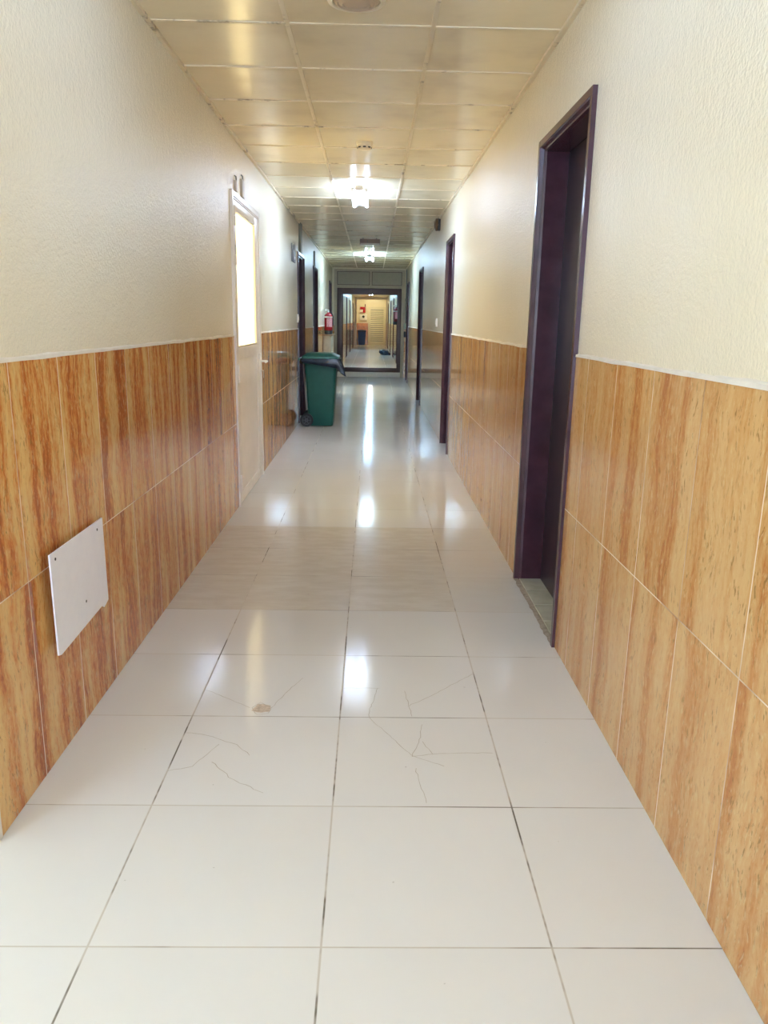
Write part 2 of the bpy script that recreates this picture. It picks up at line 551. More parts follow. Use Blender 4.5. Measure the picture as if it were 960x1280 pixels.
struct(obj('trim_4', bead(-1, Y_CORNER + .012, Y_SCREEN, DL), 'plaster', smooth=True))

# corner bead at the near end of the left wall, ceiling edge trims
struct(box('trim_5', XL - 0.022, XL + 0.004, Y_CORNER - 0.018, Y_CORNER + 0.012, 0, ZC, 'plaster', bev=0.006))
def edge_trim(side):
    bm = new_bm()
    X = XR + 0.008 if side > 0 else XL - 0.008
    y = Y_BACK if side > 0 else Y_CORNER
    while y < Y_SCREEN:
        L_ = 2.4
        e = min(y + L_, Y_SCREEN)
        h = 0.020 + 0.006 * rnd.random()
        a, b2 = sorted((X, X - side * h))
        bx(bm, a, b2, y + 0.004, e, ZC - 0.016 - 0.006 * rnd.random(), ZC)
        y = e
    return bm
struct(obj('trim_6', edge_trim(1), 'grid'))
struct(obj('trim_7', edge_trim(-1), 'grid'))

# the lobby to the left of the camera and the closing walls behind it
bm = new_bm()
bx(bm, -3.6, XL - T, Y_CORNER, Y_CORNER + 0.2, 0, ZC)
bx(bm, -3.6, -3.4, Y_BACK, Y_CORNER, 0, ZC)
struct(obj('wall_lobby', bm, 'wall'))
struct(box('wall_back', -3.6, XR + T, Y_BACK - 0.2, Y_BACK, 0, ZC, 'wall'))
# unseen glowing windows added as fill light, behind the camera and in the lobby
def daylight_fill(name, axis, at, a0, a1, z0, z1, strength):
    r = bpy.data.objects.new(name, None); COL.objects.link(r); r['kind'] = 'structure'
    def B(p, a, b, c, d, e, f, bev=0.0):
        if axis == 'y': bx(p, a, b, at + c, at + d, e, f, bev)
        else: bx(p, at + c, at + d, a, b, e, f, bev)
    bm = new_bm()
    for a, b in ((a0 - .06, a0), (a1, a1 + .06), ((a0 + a1) / 2 - .03, (a0 + a1) / 2 + .03)):
        B(bm, a, b, 0.0, 0.06, z0 - .06, z1 + .06, 0.004)
    for c, d in ((z0 - .06, z0), (z1, z1 + .06)):
        B(bm, a0, a1, 0.0, 0.06, c, d, 0.004)
    obj('frame', bm, 'white', r)
    m = glow('fill_pane_' + name, strength)
    for a, b in ((a0, (a0 + a1) / 2 - .03), ((a0 + a1) / 2 + .03, a1)):
        bm = new_bm(); B(bm, a, b, 0.015, 0.025, z0, z1)
        obj('pane', bm, m, r)
daylight_fill('fill_window_2', 'y', Y_BACK, XL + 0.15, XR - 0.15, 0.9, 2.6, L_BACK)  # unseen window added to throw soft light down the corridor
daylight_fill('fill_window_3', 'x', -3.4, -2.6, 1.4, 0.9, 2.5, L_SIDE)  # unseen window added as weak side light on the right wall

# ------------------------------------------------------------------ dark doors
door_no = [0]
def dark_door(side, y0, y1, threshold=False, depth=0.15):
    door_no[0] += 1
    X = XR if side > 0 else XL
    s = side
    root = bpy.data.objects.new('door_%d' % door_no[0], None)
    COL.objects.link(root); root.location = (X, (y0 + y1) / 2, 0); root['kind'] = 'structure'
    bm = new_bm()
    prof = [(0.0, -0.014), (0.034, -0.014), (0.038, -0.006), (0.044, 0.010), (0.054, 0.010), (0.058, 0.026), (0.058, 0.235), (0, 0.235)]
    prism(bm, [(X + s * d, y0 + t) for t, d in prof], 'z', 0, ZD - 0.0)
    prism(bm, [(X + s * d, y1 - t) for t, d in prof], 'z', 0, ZD - 0.0)
    prism(bm, [(X + s * (d + 0.0006), ZD - t + 0.0006) for t, d in prof], 'y', y0 + 0.0006, y1 - 0.0006)
    obj('frame', bm, 'maroon', root)
    # leaf with a shallow sunk field and stop bead
    bm = new_bm()
    xl0 = X + s * depth
    a, b2 = sorted((xl0, xl0 + s * 0.045))
    bx(bm, a, b2, y0 + 0.058, y1 - 0.058, 0.006, ZD - 0.058, 0.002, 1)
    lf = obj('leaf', bm, 'leaf', root)
    # lever handle on the near side of the leaf
    bm = new_bm()
    hy = y0 + 0.13
    a, b2 = sorted((xl0 - s * 0.008, xl0))
    bx(bm, a, b2, hy - 0.02, hy + 0.02, 0.95, 1.16, 0.003)
    tube(bm, [(xl0, hy, 1.08), (xl0 - s * 0.05, hy, 1.08), (xl0 - s * 0.055, hy + 0.02, 1.08), (xl0 - s * 0.055, hy + 0.12, 1.078)], 0.009, 8)
    obj('door_handle', bm, 'steel', lf, True)
    if threshold:
        bm = new_bm()
        n = 4
        yy = [y0 + 0.03, y0 + 0.33, y0 + 0.58, y0 + 0.83, y1 - 0.03]
        for p, q in zip(yy, yy[1:]):
            bx(bm, X + 0.016, X + depth, p + 0.003, q - 0.003, -0.01, 0.009 + 0.003 * rnd.random(), 0.002, 1)
        obj('threshold', bm, 'marble', root)
        bm = new_bm()
        ys = [y0 + 0.005 + (y1 - y0 - 0.01) * i / 26 for i in range(27)]
        A = [bm.verts.new((X - 0.008 - 0.012 * rnd.random(), y, 0.0015)) for y in ys]
        B = [bm.verts.new((X + 0.006 + 0.008 * rnd.random(), y, 0.006)) for y in ys]
        C_ = [bm.verts.new((X + 0.024, y, 0.004)) for y in ys]
        for i in range(26):
            bm.faces.new((A[i], A[i + 1], B[i + 1], B[i])); bm.faces.new((B[i], B[i + 1], C_[i + 1], C_[i]))
        obj('mortar_edge', bm, 'mortar', root)
    return root

for i, (a, b) in enumerate(DR):
    dark_door(1, a, b, threshold=(i == 0))
for a, b in DL[1:]:
    dark_door(-1, a, b)
for a, b in DRF:
    dark_door(1, a, b)
for a, b in DLF:
    dark_door(-1, a, b)

# ------------------------------------------------------------------ the white glazed door on the left
door_no[0] += 1
y0, y1 = DL[0]
wd = bpy.data.objects.new('door_%d' % door_no[0], None)
COL.objects.link(wd); wd.location = (XL, (y0 + y1) / 2, 0); wd['kind'] = 'structure'
fp = [(0.0, 0.014), (0.040, 0.014), (0.044, 0.006), (0.052, 0.006), (0.052, -0.23), (0, -0.23)]
bm = new_bm()
prism(bm, [(XL + d, y0 + t) for t, d in fp], 'z', 0, ZD)
prism(bm, [(XL + d, y1 - t) for t, d in fp], 'z', 0, ZD)
prism(bm, [(XL + d - 0.0006, ZD - t + 0.0006) for t, d in fp], 'y', y0 + 0.0006, y1 - 0.0006)
obj('frame', bm, 'whitepaint', wd)
ly0, ly1, gz0, gz1, gy0, gy1 = y0 + 0.058, y1 - 0.058, 1.335, 2.43, 6.685, 7.745
bm = new_bm()
xa, xb = XL - 0.035, XL + 0.008
bx(bm, xa, xb, ly0, gy0, 0.012, ZD - 0.06, 0.003)
bx(bm, xa, xb, gy1, ly1, 0.012, ZD - 0.06, 0.003)
bx(bm, xa, xb, gy0, gy1, gz1, ZD - 0.06, 0.002)
bx(bm, xa, xb, gy0, gy1, 1.235, gz0, 0.002)
bx(bm, xa, xb, gy0, gy1, 0.012, 0.10, 0.002)
leaf = obj('leaf', bm, 'whitepaint', wd, True)
box('lower_panel', XL - 0.028, XL + 0.001, gy0 - 0.01, gy1 + 0.01, 0.09, 1.245, 'whitepaint', leaf, bev=0.002)
bm = new_bm()
for (a, b, c, d) in ((gy0, gy0 + .014, gz0, gz1), (gy1 - .014, gy1, gz0, gz1), (gy0, gy1, gz0, gz0 + .014), (gy0, gy1, gz1 - .014, gz1)):
    bx(bm, XL - 0.022, XL + 0.004, a, b, c, d, 0.003)
obj('glazing_bead', bm, 'creamMetal', leaf)
box('glass', XL - 0.024, XL - 0.016, gy0, gy1, gz0, gz1, 'frosted', leaf, label='glowing cream frosted glass lit from the room behind')
for hz in (2.37, 2.07, 1.125, 0.19):
    bm = new_bm()
    tube(bm, [(XL + 0.018, y0 + 0.055, hz - 0.075), (XL + 0.018, y0 + 0.055, hz - 0.003)], 0.010, 10)
    tube(bm, [(XL + 0.018, y0 + 0.055, hz + 0.003), (XL + 0.018, y0 + 0.055, hz + 0.075)], 0.010, 10)
    bx(bm, XL + 0.006, XL + 0.0105, y0 + 0.052, y0 + 0.085, hz - 0.07, hz + 0.07)
    obj('hinge', bm, 'whitepaint', wd, True)
bm = new_bm()
hy = ly1 - 0.045
bx(bm, XL + 0.006, XL + 0.020, hy - 0.022, hy + 0.022, 1.02, 1.24, 0.005)
tube(bm, [(XL + 0.01, hy, 1.165), (XL + 0.075, hy, 1.165), (XL + 0.082, hy - 0.02, 1.165), (XL + 0.082, hy - 0.12, 1.163)], 0.011, 10)
hd = obj('door_handle', bm, 'white', wd, True)
bm = new_bm()
tube(bm, [(XL + 0.018, hy, 1.07), (XL + 0.045, hy, 1.07)], 0.006, 8)
bx(bm, XL + 0.040, XL + 0.044, hy - 0.012, hy + 0.012, 1.00, 1.075, 0.002)
obj('key', bm, 'steel', hd, True)

# cable stubs above the white door
for (ya, za, yb, zb, lab) in ((6.74, 2.575, 6.80, 2.66, 'short grey cable stub above the hinge side of the white door'),
                              (7.05, 2.575, 7.16, 2.72, 'wider grey trunking stub above the middle of the white door')):
    bm = new_bm()
    bx(bm, XL - 0.010, XL + 0.012, ya, yb, za, zb, 0.003)
    t = thing('cable_trunking', lab, 'cable trunking', (XL, (ya + yb) / 2, za))
    obj('trunking_cover', bm, plain('pale_grey_trunking', (0.56, 0.53, 0.50), 0.5), t)
    bm = new_bm(); tube(bm, [(XL + 0.008, (ya + yb) / 2, zb - 0.01), (XL + 0.005, (ya + yb) / 2, zb + 0.03), (XL - 0.01, (ya + yb) / 2, zb + 0.04)], 0.006, 8)
    obj('cable', bm, 'grey', t, True)

# trunking above two of the dark doors
for (ya, yb, zb, lab) in ((12.44, 12.72, ZC, 'olive grey trunking strip rising to the ceiling above the dark doorway behind the green bin'),
                          (15.46, 15.66, 2.84, 'thin dark trunking strip above the dark doorway just before the extinguisher')):
    bm = new_bm(); bx(bm, XL - 0.010, XL + 0.022, ya, yb, ZD + 0.004, zb - 0.001, 0.003)
    tag(obj('wall_trunking', bm, plain('olive_grey_trunking', (0.20, 0.20, 0.14), 0.5)), lab, 'cable trunking')

# number plate beside the second left door
t = thing('sign_plate', 'small dark grey sign plate with a white mark on the left wall', 'sign', (XL, 11.5, 2.47))
box('plate', XL - 0.009, XL + 0.012, 11.30, 11.72, 2.36, 2.60, 'grey', t, bev=0.003)
bm = new_bm()
prism(bm, [(11.40, 2.50), (11.50, 2.40), (11.66, 2.40), (11.66, 2.44), (11.53, 2.44), (11.45, 2.52)], 'x', XL + 0.012, XL + 0.0135)
obj('white_mark', bm, 'white', t)

# switches
def switch(X, s, y, z, lab):
    t = thing('light_switch', lab, 'light switch', (X, y, z))
    a, b = sorted((X + s * 0.009, X - s * 0.014))
    box('switch_plate', a, b, y - 0.045, y + 0.045, z - 0.06, z + 0.06, 'white', t, bev=0.004)
    a, b = sorted((X - s * 0.010, X - s * 0.022))
    box('rocker', a, b, y - 0.022, y + 0.022, z - 0.03, z + 0.03, 'white', t, bev=0.003)
switch(XR, 1, 11.55, 1.565, 'white light switch on the right wall above the tiles past the second dark door')
switch(XL, -1, 12.06, 1.59, 'white light switch on the left wall beside the doorway behind the green bin')

# ------------------------------------------------------------------ access panel on the left wainscot
ap = thing('access_panel', 'pale lilac square access panel screwed askew on the left tile wainscot', 'access panel', (XL, 2.83, 0.41))
bm = new_bm()
poly = [(2.545, 0.412), (2.57, 0.405), (3.05, 0.408), (3.075, 0.392), (3.133, 0.405), (3.128, 0.765), (2.539, 0.782)]
A = [bm.verts.new((XL + 0.034 - 0.022 * (p[0] - 2.54) / 0.6 + 0.006, p[0], p[1])) for p in poly]
B = [bm.verts.new((XL + 0.034 - 0.022 * (p[0] - 2.54) / 0.6, p[0], p[1])) for p in poly]
n = len(poly)
for i in range(n):
    bm.faces.new((A[i], A[(i + 1) % n], B[(i + 1) % n], B[i]))
bm.faces.new(A); bm.faces.new(B[::-1])
obj('cover', bm, 'lilac', ap)
bm = new_bm(); bx(bm, XL - 0.01, XL + 0.010, 2.62, 3.07, 0.46, 0.74)
obj('wall_box', bm, plain('brick_red_box_edge', (0.30, 0.07, 0.035), 0.7), ap, label='brick red box edge behind the cover')
for (sy, sz) in ((2.585, 0.755), (3.05, 0.735), (2.86, 0.498)):
    bm = new_bm()
    x = XL + 0.040 - 0.022 * (sy - 2.54) / 0.6
    lathe(bm, [(0.0055, -0.002), (0.0055, 0.0012), (0.003, 0.002), (0, 0.002)], (x, sy, sz), (1, 0, 0), 12)
    obj('screw', bm, 'black', ap)

# ------------------------------------------------------------------ ceiling fittings
def tube_lamp(x, y0, y1, lab, mat='tube', name='tube_lamp', group='ceiling tube lamps'):
    t = thing(name, lab, 'ceiling lamp', (x, (y0 + y1) / 2, ZC), group)
    box('housing', x - 0.045, x + 0.045, y0, y1, ZC - 0.095, ZC - 0.05, 'white', t, bev=0.006)
    for yy in (y0 + 0.2, y1 - 0.2):
        bm = new_bm(); lathe(bm, [(0.03, 0), (0.03, 0.008), (0.009, 0.012), (0.009, 0.055)], (x, yy, ZC), (0, 0, -1), 14)
        obj('hanger', bm, 'white', t, True)
    for s in (-1, 1):
        bm = new_bm()
        lathe(bm, [(0.008, 0.0), (0.0135, 0.01), (0.0135, y1 - y0 - 0.07), (0.008, y1 - y0 - 0.06)], (x + s * 0.075, y0 + 0.03, ZC - 0.095), (0, 1, 0), 12)
        obj('fluorescent_tube', bm, mat, t, True)
        for yy in (y0 + 0.022, y1 - 0.034):
            bm = new_bm()
            bx(bm, x + s * 0.075 - 0.017, x + s * 0.075 + 0.017, yy, yy + 0.012, ZC - 0.115, ZC - 0.07, 0.003)
            p, q = sorted((x + s * 0.04, x + s * 0.075))
            bx(bm, p, q, yy, yy + 0.012, ZC - 0.088, ZC - 0.072, 0.002)
            obj('lamp_holder', bm, 'white', t)
    return t
tube_lamp(-0.045, 8.7, 9.92, 'nearest lit twin tube ceiling lamp, bright white, before the box sign')
tube_lamp(0.03, 17.4, 18.62, 'smaller looking lit tube ceiling lamp beyond the box sign, before the panelled screen', 'tubeFar')
tube_lamp(0.0, 2.4, 3.62, 'unseen twin tube ceiling lamp, moved forward to light the near corridor', 'tubeNear')  # unseen lamp, shifted just out of view to even out the light
tube_lamp(-2.2, -0.6, 0.65, 'added unseen twin tube ceiling lamp in the side lobby')  # unseen lobby lamp added to brighten the near floor
for k_, yy in enumerate((27.0, 35.0, 41.6)):  # unseen tubes added to stand in for bluish daylight
    tube_lamp(0.02, yy, yy + 1.25, ('added bluish tube ceiling lamp just beyond the panelled screen', 'added bluish tube ceiling lamp halfway down the far corridor', 'last added bluish tube ceiling lamp before the far lobby')[k_], 'tubeBlue')

t = thing('smoke_detector', 'round cream smoke detector on the ceiling', 'smoke detector', (0.028, 6.93, ZC))
bm = new_bm(); lathe(bm, [(0.068, 0), (0.070, 0.012), (0.066, 0.02)], (0.028, 6.93, ZC), (0, 0, -1)); obj('base', bm, 'creamPlastic', t, True)
bm = new_bm(); lathe(bm, [(0.060, 0.018), (0.060, 0.034), (0.050, 0.054), (0.03, 0.060), (0, 0.060)], (0.028, 6.93, ZC), (0, 0, -1)); obj('head', bm, 'creamPlastic', t, True)
for a_ in range(8):
    ang = a_ * math.pi / 4 + math.pi / 2
    bm = new_bm()
    c = Vector((0.028 + 0.057 * math.cos(ang), 6.93 + 0.057 * math.sin(ang), ZC - 0.043))
    bx(bm, -0.012, 0.012, -0.003, 0.003, -0.005, 0.005)
    bmesh.ops.rotate(bm, verts=bm.verts, cent=(0, 0, 0), matrix=Matrix.Rotation(ang + math.pi / 2, 3, 'Z'))
    bmesh.ops.translate(bm, verts=bm.verts, vec=c)
    obj('sensing_slot', bm, 'black', t)

t = thing('ceiling_downlight', 'round unlit ceiling fitting with stepped cream rings', 'ceiling light', (0.02, 4.0, ZC))
bm = new_bm(); lathe(bm, [(0.128, 0.0), (0.136, 0.004), (0.132, 0.012), (0.112, 0.017), (0.108, 0.012), (0.108, 0.001)], (0.02, 4.0, ZC), (0, 0, -1), 48)
obj('outer_ring', bm, 'creamPlastic', t, True)
bm = new_bm(); lathe(bm, [(0.107, 0.001), (0.104, 0.012), (0.088, 0.022), (0.084, 0.016), (0.064, 0.026), (0.060, 0.020), (0.03, 0.028), (0, 0.029)], (0.02, 4.0, ZC), (0, 0, -1), 48)
obj('diffuser', bm, plain('grubby_cream_diffuser', (0.52, 0.42, 0.32), 0.35), t, True)

t = thing('box_sign', 'small taupe box sign hung under the ceiling between the two lit tube lamps', 'box sign', (0.05, 14.5, ZC))
box('sign_body', -0.126, 0.23, 14.46, 14.54, 2.875, 2.978, 'taupe', t, bev=0.005)
box('lower_edge', -0.118, 0.222, 14.452, 14.462, 2.876, 2.905, 'white', t, bev=0.002, label='pale strip along the lower edge')
box('dark_divider', 0.000, 0.014, 14.452, 14.461, 2.905, 2.955, 'grey', t)
for xx in (-0.07, 0.17):
    bm = new_bm(); tube(bm, [(xx, 14.5, 2.975), (xx, 14.5, ZC)], 0.008, 8); obj('hanger', bm, 'grey', t)

t = thing('alarm_bell', 'brown round alarm bell high on the right wall near the ceiling', 'alarm bell', (XR, 11.6, 2.9))
box('back_plate', XR - 0.022, XR + 0.009, 11.54, 11.66, 2.83, 2.99, 'black', t, bev=0.004)
bm = new_bm(); lathe(bm, [(0.085, 0.0), (0.088, 0.010), (0.078, 0.030), (0.045, 0.045), (0.012, 0.050), (0, 0.050)], (XR - 0.03, 11.6, 2.905), (-1, 0, 0)); obj('gong', bm, 'bronze', t, True)
bm = new_bm(); tube(bm, [(XR - 0.01, 11.6, 2.905), (XR - 0.088, 11.6, 2.905)], 0.008, 8); obj('bolt', bm, 'white', t)

# ------------------------------------------------------------------ green wheelie bin
bn = thing('wheelie_bin', 'green two-wheeled bin with black liner standing against the left wall', 'wheelie bin', (-0.65, 12.0, 0))
def rrect(x0, x1, y0, y1, r, n=5):
    out = []
    for cx, cy, a0 in ((x1 - r, y0 + r, -90), (x1 - r, y1 - r, 0), (x0 + r, y1 - r, 90), (x0 + r, y0 + r, 180)):
        for i in range(n + 1):
            a = math.radians(a0 + 90 * i / n)
            out.append((cx + r * math.cos(a), cy + r * math.sin(a)))
    return out
def loft(bm, rings, cap0=True, cap1=True):
    R = [[bm.verts.new(p) for p in r] for r in rings]
    for a, b in zip(R, R[1:]):
        n = len(a)
        for k in range(n):
            bm.faces.new((a[k], a[(k + 1) % n], b[(k + 1) % n], b[k]))
    if cap0: bm.faces.new(R[0][::-1])
    if cap1: bm.faces.new(R[-1])
BY0, BY1 = 11.72, 12.28
def ring(x0, x1, ins, r, z):
    return [(x, y, z) for x, y in rrect(x0, x1, BY0 + ins, BY1 - ins, r)]
bm = new_bm()
loft(bm, [ring(-0.83, -0.475, 0.055, 0.03, 0.012), ring(-0.835, -0.467, 0.05, 0.035, 0.03), ring(-0.86, -0.44, 0.025, 0.04, 0.45),
          ring(-0.885, -0.415, 0.01, 0.04, 0.90), ring(-0.887, -0.413, 0.008, 0.04, 0.93), ring(-0.91, -0.392, -0.012, 0.045, 0.94), ring(-0.91, -0.392, -0.012, 0.045, 0.99)])
obj('body', bm, 'binGreen', bn, True)
bm = new_bm()
loft(bm, [ring(-0.925, -0.385, -0.018, 0.05, 1.012), ring(-0.93, -0.378, -0.024, 0.05, 1.02), ring(-0.928, -0.380, -0.02, 0.05, 1.045), ring(-0.90, -0.42, 0.02, 0.05, 1.062),
          ring(-0.86, -0.46, 0.07, 0.05, 1.088), ring(-0.84, -0.49, 0.09, 0.05, 1.093), ring(-0.80, -0.53, 0.12, 0.04, 1.086)])
lid = obj('lid', bm, 'lidGreen', bn, True, label='lighter green domed lid')
bm = new_bm()
tube(bm, [(-0.93, BY0 + 0.09, 0.985), (-0.975, BY0 + 0.09, 1.0), (-0.975, BY1 - 0.09, 1.0), (-0.93, BY1 - 0.09, 0.985)], 0.014, 10)
obj('handle', bm, 'binGreen', bn, True)
bm = new_bm(); tube(bm, [(-0.862, BY0 + 0.0, 0.10), (-0.862, BY1 - 0.0, 0.10)], 0.011, 10); obj('axle', bm, 'steel', bn, True)
for yy, s in ((BY0 + 0.02, -1), (BY1 - 0.02, 1)):
    bm = new_bm(); lathe(bm, [(0.062, -0.022), (0.090, -0.024), (0.100, -0.016), (0.100, 0.016), (0.090, 0.024), (0.062, 0.022)], (-0.862, yy, 0.10), (0, 1, 0), 32)
    wh = obj('wheel', bm, 'black', bn, True)
    bm = new_bm(); lathe(bm, [(0.0, -0.018), (0.020, -0.026), (0.024, -0.018), (0.056, -0.016), (0.062, -0.023), (0.066, -0.023), (0.066, 0.023), (0.062, 0.023), (0.056, 0.016), (0.024, 0.018), (0.020, 0.026), (0, 0.018)], (-0.862, yy, 0.10), (0, 1, 0), 32)
    for q in range(6):
        a_ = q * math.pi / 3
        tube(bm, [(-0.862 + 0.02 * math.cos(a_), yy - 0.018, 0.10 + 0.02 * math.sin(a_)), (-0.862 + 0.06 * math.cos(a_), yy - 0.018, 0.10 + 0.06 * math.sin(a_))], 0.006, 6)
    obj('hub', bm, 'hub', wh, True)
# liner folded over the rim, with a hanging tail on the room side
bm = new_bm()
NP, NV = 120, 9
base = rrect(-0.932, -0.376, BY0 - 0.026, BY1 + 0.026, 0.06, 29)
N = len(base)
rows = []
for j in range(NV + 1):
    v = j / NV
    row = []
    for i, (x, y) in enumerate(base):
        cx, cy = -0.65, 12.0
        d = Vector((x - cx, y - cy)); dl = d.length; dn = d / dl
        u = i / N
        nz = noise.noise(Vector((x * 7, y * 7, 0.3)))
        nf = noise.noise(Vector((x * 16, y * 16, v * 1.6))) + 0.6 * noise.noise(Vector((x * 38, y * 38, v * 4)))
        depth = 0.075 + 0.035 * nz + 0.045 * max(0, (x + 0.75)) / 0.35
        # front corner (towards room and camera) hangs lowest
        tail = math.exp(-((x + 0.37) / 0.07) ** 2 - ((y - 11.79) / 0.10) ** 2)
        depth += 0.14 * tail
        out = 0.012 + 0.030 * math.sin(math.pi * min(1, v * 1.15)) + 0.030 * nf * v * (1 - tail) + 0.155 * tail * v
        z = 1.018 - depth * v
        if v == 0:
            out = -0.03; z = 1.014
        elif j == 1:
            z = 1.014
        row.append((x + dn.x * out, y + dn.y * out, z + 0.022 * nf * v))
    rows.append(row)
R = [[bm.verts.new(p) for p in r] for r in rows]
for a, b in zip(R, R[1:]):
    for k in range(N):
        bm.faces.new((a[k], a[(k + 1) % N], b[(k + 1) % N], b[k]))
bag = obj('bin_liner', bm, 'bag', bn, True, label='blue black plastic liner folded over the rim')
md = bag.modifiers.new('thickness', 'SOLIDIFY'); md.thickness = 0.003

bm = new_bm(); tube(bm, [(-0.905, 12.36, 0.0), (-0.935, 12.36, 0.5), (-0.966, 12.36, 0.98)], 0.011, 10)
t = thing('pole', 'thin pale pole leaning behind the green bin', 'pole', (-0.905, 12.36, 0))
obj('stick', bm, 'stick', t, True)

# ------------------------------------------------------------------ extinguisher and cupboard
def extinguisher(x, y, z0, h, r, lab, body, wallx, s):
    t = thing('fire_extinguisher', lab, 'fire extinguisher', (x, y, z0))
    bm = new_bm(); lathe(bm, [(r * 0.8, 0), (r, 0.015), (r, h * 0.16)], (x, y, z0), (0, 0, 1)); obj('base_cup', bm, 'black', t, True)
    bm = new_bm(); lathe(bm, [(r * 0.98, h * 0.15), (r, h * 0.16), (r, h * 0.72), (r * 0.86, h * 0.79), (r * 0.5, h * 0.84), (r * 0.3, h * 0.86), (r * 0.3, h * 0.89)], (x, y, z0), (0, 0, 1)); b_ = obj('cylinder', bm, body, t, True)
    bm = new_bm()
    n = 14
    A = []; B = []
    for i in range(n + 1):
        a_ = -math.pi / 2 + 0.35 + (i / n - 0.5) * 1.5
        A.append(bm.verts.new((x + (r + .001) * math.cos(a_), y + (r + .001) * math.sin(a_), z0 + h * 0.30)))
        B.append(bm.verts.new((x + (r + .001) * math.cos(a_), y + (r + .001) * math.sin(a_), z0 + h * 0.64)))
    for i in range(n):
        bm.faces.new((A[i], A[i + 1], B[i + 1], B[i]))
    obj('label_sheet', bm, 'label', b_, True)
    bm = new_bm()
    bx(bm, x - 0.02, x + 0.02, y - 0.02, y + 0.02, z0 + h * 0.88, z0 + h * 0.94, 0.004)
    tube(bm, [(x + .015, y, z0 + h * 0.94), (x - 0.05, y, z0 + h * 0.955), (x - 0.095, y, z0 + h * 0.925)], 0.010, 8)
    tube(bm, [(x + .015, y, z0 + h * 0.95), (x - 0.04, y, z0 + h * 0.995), (x - 0.085, y, z0 + h * 0.98)], 0.010, 8)
    lathe(bm, [(0.018, 0), (0.018, 0.02)], (x, y - 0.02, z0 + h * 0.905), (0, -1, 0), 12)
    obj('valve', bm, 'steel', t, True)
    bm = new_bm()
    tube(bm, [(x + 0.02, y - .01, z0 + h * 0.91), (x + 0.07, y - .03, z0 + h * 0.88), (x + r + 0.014, y - .03, z0 + h * 0.72), (x + r + 0.014, y - .03, z0 + h * 0.35)], 0.010, 8)
    obj('hose', bm, 'black', t, True)
    bm = new_bm()
    a, b = sorted((wallx, x - s * -0.0))
    bx(bm, a, b, y + r * 0.6, y + r * 0.6 + 0.012, z0 + h * 0.66, z0 + h * 0.70)
    lathe(bm, [(r + 0.001, 0), (r + 0.004, 0), (r + 0.004, 0.03), (r + 0.001, 0.03)], (x, y, z0 + h * 0.66), (0, 0, 1))
    obj('bracket', bm, 'steel', t)
    return t
extinguisher(-0.898, 18.42, 1.252, 0.56, 0.094, 'red fire extinguisher with black base standing on the cream cupboard by the left wall', 'red', XL, -1)
extinguisher(0.918, 27.3, 1.45, 0.66, 0.09, 'dark red fire extinguisher on the right wall beyond the panelled screen', 'darkred', XR, 1)

cb = thing('cupboard', 'narrow pale cream cupboard against the left wall under the red extinguisher', 'cupboard', (-0.93, 18.9, 0))
box('carcass', XL + 0.004, -0.845, 18.24, 19.6, 0.06, 1.225, 'creamMetal', cb, bev=0.004)
box('plinth', XL + 0.006, -0.865, 18.27, 19.58, 0.0, 0.062, 'grey', cb)
box('worktop', XL + 0.002, -0.80, 18.22, 19.62, 1.223, 1.252, 'tan', cb, bev=0.004)
for ya, yb in ((18.26, 18.91), (18.93, 19.58)):
    d_ = box('door', -0.847, -0.829, ya, yb, 0.08, 1.21, 'creamMetal', cb, bev=0.003)
    yk = yb - 0.06 if ya < 18.5 else ya + 0.06
    bm = new_bm(); tube(bm, [(-0.831, yk, 0.72), (-0.812, yk, 0.72), (-0.812, yk, 0.82), (-0.831, yk, 0.82)], 0.005, 8); obj('handle', bm, 'steel', d_, True)

# break-glass box and conduit on the right wall before the screen
t = thing('call_point', 'pale green wall box over a dark box, on the right wall beside the panelled screen', 'call point', (XR, 22.2, 1.43))
bm = new_bm(); tube(bm, [(XR - 0.008, 22.2, 1.5), (XR - 0.008, 22.2, 2.1), (XR - 0.020, 22.22, 2.16), (XR - 0.008, 22.2, 2.22), (XR - 0.008, 22.2, 2.95)], 0.014, 8); obj('conduit', bm, 'grey', t, True)
box('wall_box', XR - 0.055, XR + 0.009, 22.10, 22.30, 1.36, 1.52, 'greenWhite', t, bev=0.006)
box('dark_box', XR - 0.05, XR + 0.001, 22.12, 22.28, 1.14, 1.30, 'black', t, bev=0.006)

# ------------------------------------------------------------------ panelled screen across the corridor
Ys = Y_SCREEN
bm = new_bm()
bx(bm, XL - 0.008, -0.965, Ys, Ys + 0.2, ZW, ZC)
bx(bm, XL - 0.008, XR + 0.008, Ys, Ys + 0.2, 2.955, ZC)
bx(bm, 1.02, XR + 0.008, Ys, Ys + 0.2, ZW, ZC)
struct(obj('wall_screen', bm, 'wall'))
bm = new_bm()
bx(bm, XL, -0.965, Ys - 0.006, Ys + 0.2, 0, ZW)
bx(bm, 1.02, XR, Ys - 0.006, Ys + 0.2, 0, ZW)
struct(obj('trim_8', bm, 'wainL'))
sr = bpy.data.objects.new('window_1', None); COL.objects.link(sr); sr.location = (0.03, Ys, 0); sr['kind'] = 'structure'
bm = new_bm()
bx(bm, -0.965, -0.885, Ys - 0.02, Ys + 0.10, 0, 2.955, 0.004)
bx(bm, 0.925, 1.02, Ys - 0.02, Ys + 0.10, 0, 2.955, 0.004)
bx(bm, -0.885, 0.925, Ys - 0.02, Ys + 0.10, 2.455, 2.535, 0.004)
bx(bm, -0.885, 0.925, Ys - 0.02, Ys + 0.10, 2.90, 2.955, 0.004)
bx(bm, 0.025, 0.085, Ys - 0.02, Ys + 0.10, 2.535, 2.90, 0.004)
obj('frame', bm, 'creamMetal', sr, True)
